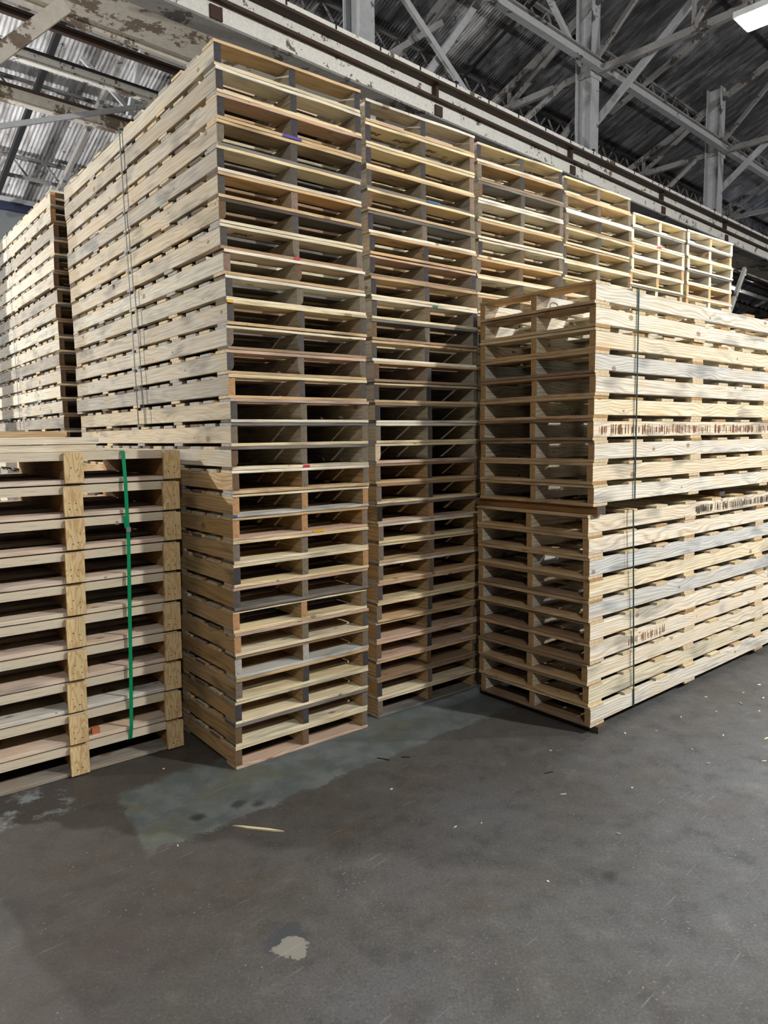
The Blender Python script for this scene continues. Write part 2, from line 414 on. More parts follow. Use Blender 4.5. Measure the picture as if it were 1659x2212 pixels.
# end-grain indices: 0 grey, 1 dark grey, 2 grey tan, 3 orange tan, 4 pinkish, 5 brown, 6 pale, 7 whitish, 8 black-brown, 9 tan
def pallet(kind, loc, rz, look, label, group, r, fresh=False):
    """look: dict(top=, bot=, ends=[l,m,r], side=, wane=[..]) -> an Empty that parents stringers and boards"""
    K = kind
    root = empty('wooden_pallet', loc, rz)
    tag(root, label, 'pallet', group)
    side = look.get('side', (206, 190, 160))
    con = look.get('con', 0.5)
    for i, x in enumerate((0.0, (K.W-K.sw)/2, K.W-K.sw)):
        w = look.get('wane', (0, 0, 0))[i]
        me = K.wr if w < 0 else (K.wl if w > 0 else r.choice(K.str))
        s = mesh_obj('stringer', me, root, (x+K.sw, 0.003, K.bt), PI/2)
        tint(s, side, con, 0.07, r)
        s.pass_index = look['ends'][i]
    for i, s0 in enumerate(K.tb):
        o = mesh_obj('deckboard', r.choice(K.top), root, (r.uniform(-0.002, 0.003), s0 + (r.uniform(-0.004, 0.002) if i == 0 else r.uniform(-0.006, 0.006)), K.bt+K.H))
        tint(o, look['top'] if i == 0 else r.choice(look['mix']), con, 0.08, r)
        o.pass_index = r.choice(look['bend'])
    for i, s0 in enumerate(K.bb):
        o = mesh_obj('bottom_board', r.choice(K.bot), root, (r.uniform(-0.002, 0.003), s0 + (r.uniform(-0.004, 0.002) if i == 0 else r.uniform(-0.006, 0.006)), 0))
        tint(o, look['bot'] if i == 0 else r.choice(look['mix']), con, 0.08, r)
        o.pass_index = r.choice(look['bend'])
    return root

_plain = {}
def plain_pallet(kind, loc, rz, label, group):
    """a pallet out of sight inside the row: one mesh"""
    if kind not in _plain:
        K = kind; m = MB()
        for x in (0.0, (K.W-K.sw)/2, K.W-K.sw): m.box(x, x+K.sw, 0.003, K.L-0.003, K.bt, K.bt+K.H)
        for s0 in K.tb: m.box(0, K.W, s0, s0+0.128, K.bt+K.H, 2*K.bt+K.H)
        for s0 in K.bb: m.box(0, K.W, s0, s0+0.118, 0, K.bt)
        _plain[kind] = m.mesh('wooden_pallet', [WOOD])
    o = mesh_obj('wooden_pallet', _plain[kind], None, loc, rz)
    tint(o, (196, 172, 132), 0.4)
    return tag(o, label, 'pallet', group)

ORD = ['topmost', 'second from the top', 'third from the top', 'fourth from the top', 'fifth from the top', 'sixth from the top', 'seventh from the top', 'eighth from the top', 'ninth from the top', 'tenth from the top',
       'eleventh from the top', 'twelfth from the top', 'thirteenth from the top', 'fourteenth from the top', 'fifteenth from the top', 'fifteenth from the bottom', 'fourteenth from the bottom', 'thirteenth from the bottom', 'twelfth from the bottom', 'eleventh from the bottom',
       'tenth from the bottom', 'ninth from the bottom', 'eighth from the bottom', 'seventh from the bottom', 'sixth from the bottom', 'fifth from the bottom', 'fourth from the bottom', 'third from the bottom', 'second from the bottom', 'bottommost']
ENDW = {0: 'grey-ended', 1: 'dark-ended', 2: 'dun-ended', 3: 'orange-ended', 4: 'pink-ended', 5: 'brown-ended', 6: 'pale-ended', 7: 'whitish-ended', 8: 'black-ended', 9: 'tan-ended'}

def dirs(deg): return Vector((math.cos(R(deg)), math.sin(R(deg)), 0))

# ------------------------------------------------------------------ the stacks of the row
# per pallet: top lead board, bottom lead board, end grain of the three stringers, wane flags
S1 = [('tan','pale',(1,1,1)),('white','yel',(1,1,1)),('pink','tan',(1,1,0)),('tan','grey',(2,0,1),(1,0,0)),('yel','white',(1,0,0)),('tan','tan',(0,4,0)),('dk','pale',(5,0,0),(1,0,0)),
      ('pale','brn',(0,2,2),(0,-1,0)),('white','tan',(4,5,2),(0,1,0)),('white','pale',(0,2,2),(0,1,0)),('yel','tan',(0,0,0),(0,-1,0)),('pale','brn',(2,0,0),(1,-1,0)),('pink','tan',(0,2,2),(1,-1,-1)),
      ('yel','tan',(3,0,0)),('pink','white',(0,2,2),(0,-1,0)),('grey','yel',(2,2,2)),('grey','pale',(5,2,2),(1,-1,0)),('white','tan',(5,2,2)),('pale','chalk',(3,3,3)),('tan','pink',(3,3,4)),
      ('yel','pale',(2,2,2)),('pale','yel',(1,2,3)),('pink','grey',(0,2,2)),('pale','yel',(3,3,2)),('pink','pale',(3,2,0)),('brn','chalk',(7,7,2)),('tan','yel',(2,1,1)),
      ('pale','pale',(1,1,2)),('grey','pale',(5,1,2)),('pale','pink',(5,5,2))]
S1OFF = [-0.008,-0.002,-0.001,-0.004,-0.011,-0.010,-0.010,-0.008,0.003,0.012,0.014,0.009,0.006,0.008,0.013,0.013,0.010,0.010,0.010,0.008,0.004,-0.001,-0.006,-0.010,-0.009,-0.007,-0.012,-0.019,-0.023,-0.026]
S2 = [('white','tan',(1,1,4)),('yel','yel',(1,0,4),(0,-1,0)),('yel','yel',(1,1,4)),('tan','grey',(0,0,4)),('yel','tan',(5,0,2),(1,0,0)),('grey','white',(1,2,2)),('tan','tan',(1,1,2),(1,-1,0)),('pink','brn',(1,1,1),(1,0,0)),
      ('tan','pale',(1,0,5)),('white','yel',(0,5,1)),('grey','brn',(5,2,0),(0,-1,0)),('tan','white',(0,0,2)),('tan','brn',(5,0,2)),('yel','tan',(0,1,2)),('brn','white',(1,0,2),(0,-1,0)),
      ('white','yel',(2,0,2)),('yel','pink',(6,0,9),(1,-1,0)),('brn','tan',(2,0,2)),('brn','yel',(2,0,2)),('grey','pink',(8,3,2)),('white','yel',(2,4,2)),('yel','tan',(2,4,2)),('white','tan',(2,2,2)),
      ('pink','yel',(0,2,2)),('yel','tan',(2,0,2)),('tan','pink',(0,1,2)),('pink','pink',(5,1,2)),('tan','brn',(1,5,2),(0,-1,0)),('brn','pale',(1,2,2)),('pale','grey',(2,5,2))]
S2OFF = [-0.033,-0.031,-0.029,-0.030,-0.030,-0.021,-0.015,-0.012,-0.011,-0.007,-0.006,-0.006,0.002,0.006,0.007,0.010,0.009,0.008,0.012,0.016,0.024,0.026,0.020,0.010,0.001,-0.004,-0.006,-0.008,-0.004,0.005]
OLDMIX = ['pale', 'tan', 'brn', 'grey', 'pink', 'yel', 'brn']
FARMIX = ['pale', 'yel', 'tan', 'pale', 'brn']
SIDE_OLD = (202, 193, 174); SIDE_WARM = (208, 172, 122)

U0 = Vector((-0.774, 3.618, 0)); AU = 38.5
def rowpos(u, w, a=AU): return U0 + dirs(a)*u + dirs(a+90)*w
T = PM.p
paint_marks = []
def stack(kind, n, origin, ang, data, off, name, group, mix, hidden_below=99, side_fn=None, seed=1, fw=None):
    r = random.Random(seed); roots = []
    for i in range(n):
        z = (n-1-i)*kind.p
        du = off[i] if off else r.uniform(-0.012, 0.012)
        dw = r.uniform(-0.006, 0.004)
        p = origin + dirs(ang)*du + dirs(ang+90)*dw; p.z = z
        a = R(ang + r.uniform(-0.25, 0.25))
        if i >= hidden_below:
            plain_pallet(kind, p, R(ang), 'wooden pallet low in the tall row, hidden behind the pale right-hand stack', 'hidden pallets of the row')
            continue
        d = data[i] if data else (r.choice(['pale','yel','tan','white','grey','yel']), r.choice(['pale','yel','tan','yel','brn','white']), tuple(r.choice(fw or [0,1,2,2,5,0]) for _ in range(3)), tuple(r.choice([0,0,0,0,1,-1]) for _ in range(3)))
        look = dict(con=0.95 if (side_fn is s1side and i >= 17) else 0.55, top=d[0], bot=d[1], ends=d[2], wane=d[3] if len(d) > 3 else (0,0,0), mix=mix, side=side_fn(i) if side_fn else SIDE_OLD, bend=[6,7,6,2,7,2,7,6])
        lab = f"{ENDW[d[2][0]]} weathered pallet, {ORD[i] if n == 30 else ORDN(i, n)} in {name}"
        roots.append(pallet(kind, p, a, look, lab, group, r))
    return roots
def ORDN(i, n):
    w = ['topmost','second','third','fourth','fifth','sixth','seventh','eighth','ninth','tenth']
    if i == n-1: return 'bottommost'
    return w[0] if i == 0 else w[i] + ' from the top'

def s1side(i):
    return [(214,207,190),(206,198,180),(214,202,178),(192,186,174),(208,198,180),(200,190,172)][(i*5+i//3) % 6] if i < 17 else [(210,180,134),(204,172,124),(216,186,142)][i % 3]
st1 = stack(PM, 30, rowpos(0, 0), AU, S1, S1OFF, 'the tall corner stack', 'weathered pallets of the tall corner stack', OLDMIX, side_fn=s1side, seed=11)
st2 = stack(PM, 30, rowpos(0.965, 0.053), 38.0, S2, S2OFF, 'the second tall stack from the corner', 'weathered pallets of the second tall stack', OLDMIX, side_fn=s1side, seed=12)
st3 = stack(PM, 30, rowpos(1.877, 0.093), 37.6, None, None, 'the third tall stack from the corner', 'weathered pallets of the third tall stack', FARMIX, hidden_below=11, seed=13)
st4 = stack(PM, 30, rowpos(2.842, 0.139), 38.7, None, None, 'the fourth tall stack from the corner', 'weathered pallets of the fourth tall stack', FARMIX, hidden_below=8, seed=14)
st5 = stack(PF, 30, rowpos(4.018, 0.338), 38.7, None, None, 'the fifth tall stack from the corner', 'pallets of the fifth tall stack', FARMIX, hidden_below=7, seed=15, fw=[6,6,9,3,6,2])
st6 = stack(PF, 30, rowpos(4.925, 0.326), 38.6, None, None, 'the sixth tall stack from the corner', 'pallets of the sixth tall stack', FARMIX, hidden_below=7, seed=16, fw=[6,6,9,6])
# the stack behind the corner stack, at the edge of the picture
stL = stack(PM, 30, rowpos(-0.085, 2.66), AU, [(('pale','grey','brn')[i % 3], ('pale','brn','grey')[i % 3], (3 if i < 2 else 5, 5, 5)) for i in range(30)], None,
            'the tall stack behind the corner stack', 'weathered pallets of the stack behind the corner', OLDMIX, side_fn=lambda i: [(222,216,198),(206,198,182),(176,168,154),(212,204,186)][(i*7) % 4], seed=17)

def mark(root, kind, which, x0, x1, colour):
    """a dab of paint on the front edge of a lead board"""
    z0 = 0 if which == 'bot' else kind.bt+kind.H
    m = MB().box(x0, x1, -0.0065, -0.0055, z0+0.002, z0+kind.bt-0.002)
    m.build('paint_mark', PAINTS[colour], root)
mark(st1[2], PM, 'bot', 0.36, 0.47, 'purple'); mark(st1[10], PM, 'top', 0.0, 0.03, 'yellow'); mark(st1[7], PM, 'bot', 0.42, 0.45, 'red')
mark(st1[16], PM, 'bot', 0.42, 0.46, 'red'); mark(st1[19], PM, 'bot', 0.48, 0.55, 'yellow'); mark(st1[18], PM, 'bot', 0.0, 0.02, 'blue')
mark(st2[3], PM, 'bot', 0.46, 0.56, 'blue'); mark(st2[9], PM, 'top', 0.47, 0.51, 'green')
mark(st5[1], PF, 'bot', 0.40, 0.47, 'pink'); mark(st4[3], PM, 'bot', 0.83, 0.86, 'green')

def writing(txt, root, loc, rot, size, mat=INK, shear=0.0):
    cu = bpy.data.curves.new('stencil_mark', 'FONT'); cu.body = txt; cu.size = size; cu.shear = shear; cu.extrude = 0.0003
    cu.materials.append(mat)
    tmp = bpy.data.objects.new('stencil_mark', cu)
    me = bpy.data.meshes.new_from_object(tmp); bpy.data.objects.remove(tmp); bpy.data.curves.remove(cu)
    o = bpy.data.objects.new('stencil_mark', me); o.parent = root; o.location = loc; o.rotation_euler = rot
    o['label'] = 'dark stencilled mark'
    return link(o)
st1[2]['label'] = 'weathered pallet with a purple paint dab, third from the top in the tall corner stack'
st1[10]['label'] = 'weathered pallet with a yellow-tipped lead board, eleventh from the top in the tall corner stack'
st1[16]['label'] = 'weathered pallet with red paint dab, fourteenth from the bottom in the tall corner stack'
st2[3]['label'] = 'weathered pallet with a blue paint smear, fourth from the top in the second tall stack'
st2[9]['label'] = 'weathered pallet with a green paint dab, tenth from the top in the second tall stack'
st5[1]['label'] = 'pallet with a bright pink paint dab, second from the top in the fifth tall stack'
zt = PM.bt+PM.H
for x in (0.10, 0.34):
    writing('IIHC', st1[7], (x, 0.095, zt-0.0006), (PI, 0, 0), 0.055, shear=0.25)
for x in (0.08, 0.26, 0.52):
    writing('IIHI', st2[1], (x, 0.095, zt-0.0006), (PI, 0, 0), 0.05, shear=0.25)
writing('M', st1[7], (-0.0022, 1.60, 0.06), (PI/2, 0, -PI/2), 0.05)

# ------------------------------------------------------------------ the pale stack on the right (two strapped bundles)
RA = 40.2 - 90.0
RO = Vector((0.6166, 4.6376, 0))
ex, ey = dirs(RA), dirs(RA+90)
NEWMIX = ['pale', 'yel', 'tan', 'pale', 'yel']
def bundle(n, z0, name, group, offs, seed):
    r = random.Random(seed); out = []
    words = ['topmost','second','third','fourth','fifth','sixth','seventh','eighth','ninth','bottommost']
    kinds = ['knotty cream', 'cream', 'pale', 'bluish-grey', 'straw-coloured', 'fresh yellow']
    sides = [(244,236,216),(247,241,226),(240,234,218),(218,220,217),(244,234,210),(243,233,206)]
    for i in range(n):
        k = [1,0,4,3,2,5,0,1,4,2][i] if seed == 31 else [0,1,3,5,3,2,1,0,5,1][i]
        p = RO + ex*(offs[i]+(0.009 if seed == 31 else -0.006)) + ey*r.uniform(-0.004, 0.006); p.z = z0 + (n-1-i)*PR.p
        look = dict(top=r.choice(['tan','tan','yel','brn']), bot=r.choice(['tan','tan','brn']), ends=(9,9,9), mix=NEWMIX, side=sides[k], con=1.0, bend=[6,6,9,6,6],  # lead boards and stringer ends browner: end-face shade put into the colour
                    wane=(0,0,0))
        q = words[i] if i in (0, 9) else words[i] + ' from the top'
        out.append(pallet(PR, p, R(RA + r.uniform(-0.3, 0.3)), look, f"{kinds[k]} long pallet, {q} of the {name} bundle, pale right stack", group, r))
    return out
ZL = 0.04; ZU = 1.3238
bl = bundle(10, ZL, 'lower', 'new pallets of the lower bundle', [-0.006,-0.004,-0.001,0.004,0.008,0.012,0.016,0.008,0.014,0.024], 32)
bu = bundle(10, ZU, 'upper', 'new pallets of the upper bundle', [0.002,0.0,-0.004,-0.002,0.002,-0.002,-0.003,0.002,0.002,0.002], 31)
# pencil circle drawn on an inner stringer of the top pallet
mk = MB()
for k in range(14):
    a0, a1 = PI*1.5*k/14, PI*1.5*(k+1)/14
    mk.bar((PR.W/2+0.0215, 0.17+0.04*math.cos(a0), 0.055+0.022*math.sin(a0)), (PR.W/2+0.0215, 0.17+0.04*math.cos(a1), 0.055+0.022*math.sin(a1)), 0.004, 0.0006, up=(1,0,0))
mk.build('marker_scribble', INK, bu[0])
# rough brown saw marks on the face of two stringers
def sawmarks(root, s0, s1, n, seed, colour=(120, 84, 66)):
    r = random.Random(seed); m = MB(); x = PR.W+0.0014
    for k in range(n):
        s = r.uniform(s0, s1); z0 = PR.bt+r.uniform(0.012, 0.03); z1 = PR.bt+r.uniform(0.05, 0.075)
        m.box(x, x+0.0004, s, s+r.uniform(0.002, 0.007), z0, z1)
    m.build('saw_mark', simple('rough_saw_mark', colour, 0.95), root)
sawmarks(bu[6], 0.05, 2.4, 230, 5, (140, 96, 72)); sawmarks(bl[0], 1.25, 2.4, 170, 6, (96, 84, 74)); sawmarks(bl[6], 0.40, 0.85, 45, 8, (160, 120, 84))
# timber bearers between and beneath the bundles
def bearer(s, z0, z1, x0, x1, label, tintc):
    me = board_mesh('timber_bearer', x1-x0, 0.085, z1-z0, int(s*100)+3)
    o = mesh_obj('timber_bearer', me, None, RO + ex*x0 + ey*s + Vector((0,0,z0)), R(RA))
    tint(o, tintc, 0.5); o.pass_index = 0
    tag(o, label, 'timber', 'bearers under the pale stack bundles')
ZB = ZL + 10*PR.p
bearer(0.03, ZB, ZU-0.0005, -0.045, 0.862, 'brown timber bearer between the two bundles, flush with the near end', (150, 112, 74))
bearer(1.65, ZB, ZU-0.0005, -0.03, 0.80, 'brown timber bearer between the two bundles, at mid length', (150, 112, 74))
bearer(3.2, ZB, ZU-0.0005, -0.03, 0.80, 'brown timber bearer between the two bundles, at the far end', (150, 112, 74))
bearer(0.05, 0.0, ZL-0.0005, -0.03, 0.885, 'dark timber bearer on the floor under the pale stack, near end', (96, 84, 68))
bearer(1.65, 0.0, ZL-0.0005, -0.03, 0.80, 'dark timber bearer on the floor under the pale stack, mid length', (96, 84, 68))
bearer(3.2, 0.0, ZL-0.0005, -0.03, 0.80, 'dark timber bearer on the floor under the pale stack, far end', (96, 84, 68))

# ------------------------------------------------------------------ strapping bands
def strap_loop(name, origin, exv, eyv, s, x0, x1, z0, z1, wid, mat, label, lean=0.0, th=0.0012):
    """a flat band round a bundle: up one side, over the top, down the other, under the bottom"""
    m = MB()
    def P(x, z, ds): return origin + exv*x + eyv*(s + lean*((z-z0)/(z1-z0)) + ds) + Vector((0,0,z))
    def quad(a, b, na):
        vs = []
        for (x, z) in (a, b):
            for ds in (-wid/2, wid/2):
                vs.append(P(x, z, ds)); vs.append(P(x+na[0]*th, z+na[1]*th, ds))
        b0 = len(m.v); m.v += [tuple(q) for q in vs]
        for q in ((0,2,6,4),(1,5,7,3),(0,4,5,1),(2,3,7,6),(0,1,3,2),(4,6,7,5)):
            m.f.append(tuple(b0+k for k in q)); m.m.append(0)
    quad((x0, z0), (x0, z1), (-1, 0)); quad((x1, z0), (x1, z1), (1, 0)); quad((x0, z1), (x1, z1), (0, 1)); quad((x0, z0), (x1, z0), (0, -1))
    o = m.build(name, mat); tag(o, label, 'strap', 'strapping bands')
    return o
e1x, e1y = dirs(AU), dirs(AU+90)
o1 = rowpos(0, 0)
strap_loop('strapping_band', o1, e1x, e1y, 1.195, -0.022, 0.896, 15*T+0.014, 30*T+0.003, 0.015, STRAPD, 'dark green strap leaning down the long face of the tall corner stack', lean=0.09)
strap_loop('strapping_band', o1, e1x, e1y, 1.10, -0.0155, 0.893, 15*T+0.0145, 22.0*T+0.014, 0.010, STRAPD, 'thin dark strap beside the leaning one on the tall corner stack', lean=0.075)
oL = rowpos(-0.085, 2.66)
strap_loop('strapping_band', oL, e1x, e1y, 1.38, -0.018, 0.89, 14*T+0.014, 30*T+0.003, 0.014, STRAPD, 'dark strap round the tall stack behind the corner stack', lean=0.09)
strap_loop('strapping_band', RO, ex, ey, 0.425, -0.012, PR.W+0.019, ZU+0.0155, ZU+10*PR.p+0.002, 0.014, STRAPD, 'dark green strap round the upper bundle of the pale right stack', lean=-0.01)
strap_loop('strapping_band', RO, ex, ey, 0.465, -0.020, PR.W+0.023, ZL+0.0155, ZL+10*PR.p+0.002, 0.014, STRAPD, 'dark green strap round the lower bundle of the pale right stack', lean=-0.06)

# ------------------------------------------------------------------ plywood-decked stack, front left
PA = 38.0
PO = Vector((-1.1362, 3.9168, 0)); px, py = dirs(PA), dirs(PA+90)
PP = 0.1678; PW, PL_ = 1.17, 1.15
gus = []
for gi in range(4):
    r = random.Random(60+gi); m = MB().box(0, 0.092, 0, 0.018, 0, 0.150)
    for k in range(4):
        hx = 0.025+0.035*(k % 2)+r.uniform(-0.008, 0.008); hz = 0.035+0.035*(k // 2)+r.uniform(-0.01, 0.01)
        rr = r.uniform(0.0022, 0.0032)
        m.box(hx-rr, hx+rr, -0.0004, 0.0, hz-rr*0.8, hz+rr*0.8, 1)
    gus.append(m.mesh('gusset_plate', [PLYF, NAILM]))
deckm = MB().box(-PW, 0, 0.012, PL_, PP-0.047, PP-0.004).mesh('plywood_deck', [PLYE])
strm = stringer_mesh('stringer', PL_-0.05, 0.062, 0.093, 71)
pbm = [board_mesh('bottom_board', PW-0.02, 0.125, 0.022, 80+i, amp=0.001) for i in range(3)]
plyroots = []
pr = random.Random(9)
for i in range(10):
    z = (9-i)*PP
    dx = 0.013 - 0.055*i/9 + pr.uniform(-0.004, 0.004)
    root = empty('plywood_pallet', PO + px*dx + py*pr.uniform(-0.004, 0.004) + Vector((0,0,z)), R(PA))
    q = ['topmost','second from the top','third from the top','fourth from the top','fifth from the top','fifth from the bottom','fourth from the bottom','third from the bottom','second from the bottom','bottommost'][i]
    tag(root, f"plywood-decked pallet with square end plates, {q} of the green-strapped stack", 'pallet', 'plywood-decked pallets of the green-strapped stack')
    plyroots.append(root)
    d = mesh_obj('plywood_deck', deckm, root); d['label'] = 'layered plywood deck'
    for gx in (-0.079, -0.585, -1.10):
        g = mesh_obj('gusset_plate', gus[pr.randrange(4)], root, (gx+pr.uniform(-0.003, 0.003), -0.010, 0.009)); g['label'] = 'golden plywood end plate with nail holes'
        s = mesh_obj('stringer', strm, root, (gx+0.077, 0.012, 0.0245), PI/2); tint(s, (190, 146, 98), 0.7); s.pass_index = 5
        s2 = None
    for k, s0 in enumerate((0.012, 0.34, 0.68, 1.0)):
        o = mesh_obj('bottom_board', pbm[k % 3], root, (-PW+0.01, s0, 0.002)); tint(o, pr.choice([(236, 218, 200), (240, 228, 208), (236, 214, 196), (230, 224, 212)]) if i < 9 else (170, 160, 146), 0.4); o.pass_index = 6
# chipped orange block lying in the second lowest pallet
blk = MB().box(0, 0.04, 0, 0.03, 0, 0.03).build('wood_offcut', simple('red_brown_wood', (196, 116, 78), 0.8), None, PO + px*(-0.505) + py*0.02 + Vector((0,0,PP+0.0245)), R(PA))
tag(blk, 'small reddish wood block lying inside the green-strapped plywood stack', 'wood scrap')
# green strap: down the front of the stack, with its clip and loose tail
ptop = 10*PP
sm = MB()
pts = [(0.30, ptop-0.0022), (0.006, ptop-0.0022), (-0.004, ptop-0.010), (-0.0115, 1.50), (-0.0125, 1.2), (-0.0125, 0.5), (-0.008, 0.20), (0.010, 0.119), (0.30, 0.119)]
for a, b in zip(pts[:-1], pts[1:]):
    sa, sb = [(-0.279 + 0.018*min(1, max(0, (ptop - q[1])/0.4)) - 0.055*(ptop-q[1])/ptop) for q in (a, b)]
    p0 = PO + px*sa + py*a[0] + Vector((0,0,a[1])); p1 = PO + px*sb + py*b[0] + Vector((0,0,b[1]))
    d = (p1-p0).normalized(); nrm = px.cross(d).normalized(); b0 = len(sm.v)
    for p in (p0, p1):
        for x in (-0.0095, 0.0095):
            for t_ in (0, 0.001): sm.v.append(tuple(p + px*x + nrm*t_))
    for q in ((0,2,6,4),(1,5,7,3),(0,4,5,1),(2,3,7,6),(0,1,3,2),(4,6,7,5)):
        sm.f.append(tuple(b0+k for k in q)); sm.m.append(0)
gs = sm.build('plastic_strap', STRAPG); tag(gs, 'bright green plastic strap down the front of the plywood-decked stack', 'strap')
cp = MB().box(-0.012, 0.012, -0.0185, -0.0115, 0, 0.026).build('clip', GALV, gs, PO + px*(-0.275) + Vector((0,0,1.248)), R(PA)); cp['label'] = 'silver crimp clip'
tl = MB().bar((-0.012, -0.014, 1.27), (-0.026, -0.030, 1.335), 0.014, 0.001, up=(0,1,0)).build('strap_tail', STRAPG, gs, PO + px*(-0.274), R(PA))
# loose boards lying on top of that stack
for (x1, y0, w, th, z, nm, tn) in ((-0.405, 0.018, 0.14, 0.036, ptop-0.0035, 'cream plank lying directly on the plywood stack, lowest of the loose planks', 'white'),
                                  (-0.394, 0.010, 0.14, 0.036, ptop+0.0335, 'cream plank with a knot, middle of the loose planks on the plywood stack', 'white'),
                                  (-0.535, 0.055, 0.14, 0.030, ptop+0.0705, 'orange-pink plank, third up of the loose planks on the plywood stack', 'tan'),
                                  (-0.835, 0.070, 0.10, 0.038, ptop+0.1015, 'short grey board end, uppermost of the loose planks on the plywood stack', 'grey')):
    L_ = 0.95 if x1 > -0.8 else 0.45
    o = mesh_obj('loose_plank', board_mesh('loose_plank', L_, w, th, int(-x1*1000)), None, PO + px*(x1-L_) + py*y0 + Vector((0,0,z)), R(PA))
    tint(o, tn, 0.45); o.pass_index = 6
    tag(o, nm, 'plank', 'loose planks on the plywood stack')

# ------------------------------------------------------------------ floor debris
FL = floor_material()
def chip(x, y, L_, W_, T_, rz, label, key='pale', name='wood_chip', group='wood chips on the floor'):
    r = random.Random(int((x*31+y*17)*1000))
    sec = [(-L_/2, 0), (-L_*0.2, -W_/2*r.uniform(.6, 1)), (L_*0.3, -W_/2*r.uniform(.5, 1)), (L_/2, W_*0.1), (L_*0.2, W_/2*r.uniform(.6, 1)), (-L_*0.3, W_/2*r.uniform(.5, 1))]
    m = MB(); n = len(sec)
    for z in (0, T_):
        for (a, b) in sec: m.v.append((a, b, z + (T_*0.5*r.random() if z else 0)))
    for k in range(n): m.f.append((k, (k+1) % n, n+(k+1) % n, n+k)); m.m.append(0)
    m.f.append(tuple(reversed(range(n)))); m.m.append(0); m.f.append(tuple(n+k for k in range(n))); m.m.append(0)
    o = m.build(name, WOOD, None, (x, y, 0.0005), rz); tint(o, key, 0.3)
    return tag(o, label, 'wood chip' if name == 'wood_chip' else 'splinter', group)
sp = chip(-0.578, 3.023, 0.243, 0.022, 0.005, math.atan2(2.996-3.05, 0.236), 'long pale wood splinter lying alone on the open concrete floor', 'yel', 'wood_splinter', None)
CL = 'tiny pale wood chip scattered on the concrete floor beside the pale right-hand stack'
for (x, y, l, w) in ((1.381,3.994,.02,.01),(2.27,4.433,.035,.014),(2.562,4.766,.03,.012),(1.687,3.602,.02,.004),(1.674,3.77,.014,.008),(2.05,4.30,.014,.01),(2.32,4.30,.018,.01),(2.46,4.52,.022,.01),(1.93,3.95,.03,.004),(2.15,3.90,.04,.005),
                     (2.28,3.98,.03,.004),(2.42,4.15,.025,.01),(2.5,4.35,.02,.008),(2.38,4.62,.015,.01),(1.80,4.22,.02,.008),(1.57,4.02,.02,.008),(2.62,4.5,.02,.012),(2.10,4.55,.018,.01),(1.99,3.62,.03,.005),(2.24,3.60,.035,.004),(1.2,3.35,.012,.008),(2.5,3.95,.03,.01)):
    chip(x, y, l, w, 0.004, rng.uniform(0, PI), CL, rng.choice(['white','pale','pale','tan']))
CL2 = 'tiny pale wood chip lying on the open floor in front of the tall stacks'
for (x, y, l, w) in ((0.02,3.37,.016,.01),(0.42,3.05,.012,.004),(0.85,3.3,.03,.004),(0.3,3.02,.02,.004),(0.62,2.62,.012,.006),(1.0,2.95,.02,.004),(-1.18,3.62,.012,.01),(-0.9,2.9,.012,.006),(0.9,3.78,.014,.008)):
    chip(x, y, l, w, 0.003, rng.uniform(0, PI), CL2, 'white', group='wood chips on the open floor')
# short dark bits of wire by the second stack
for (x, y, l, a, nm) in ((-0.02, 3.70, .07, -.4, 'short black wire lying on the floor before the second tall stack'), (0.10, 3.72, .05, -.05, 'shorter black wire lying on the floor nearer the pale stack'), (0.83, 3.52, .05, .3, 'bent dark scrap lying on the floor before the pale right stack')):
    o = MB().bar((-l/2, 0, 0.0025), (l*0.1, l*0.06, 0.0025), 0.004, 0.004).bar((l*0.1, l*0.06, 0.0025), (l/2, 0, 0.0025), 0.004, 0.004).build('wire_scrap', DARKST, None, (x, y, 0.0002), a)
    tag(o, nm, 'scrap')

# ------------------------------------------------------------------ the building (b along the row of columns, c across)
BA = 43.07
bv, cv = dirs(BA), dirs(BA+90)
def W3(b, c, z): return bv*b + cv*c + Vector((0,0,z))
MBLD = Matrix(((bv.x, cv.x, 0, 0), (bv.y, cv.y, 0, 0), (0, 0, 1, 0), (0, 0, 0, 1)))
def bld(o): o.rotation_euler = (0, 0, R(BA)); return o      # local x = b, local y = c
CW, ZE, SL = 17.0, 6.9, 0.42
B0, B1 = -16.0, 60.0
def zroof(c): return ZE + (CW-abs(c))*SL
fl = MB().box(B0, B1, -CW, CW, -0.2, 0.0).build('floor', FL); bld(fl); tag(fl, kind='structure')
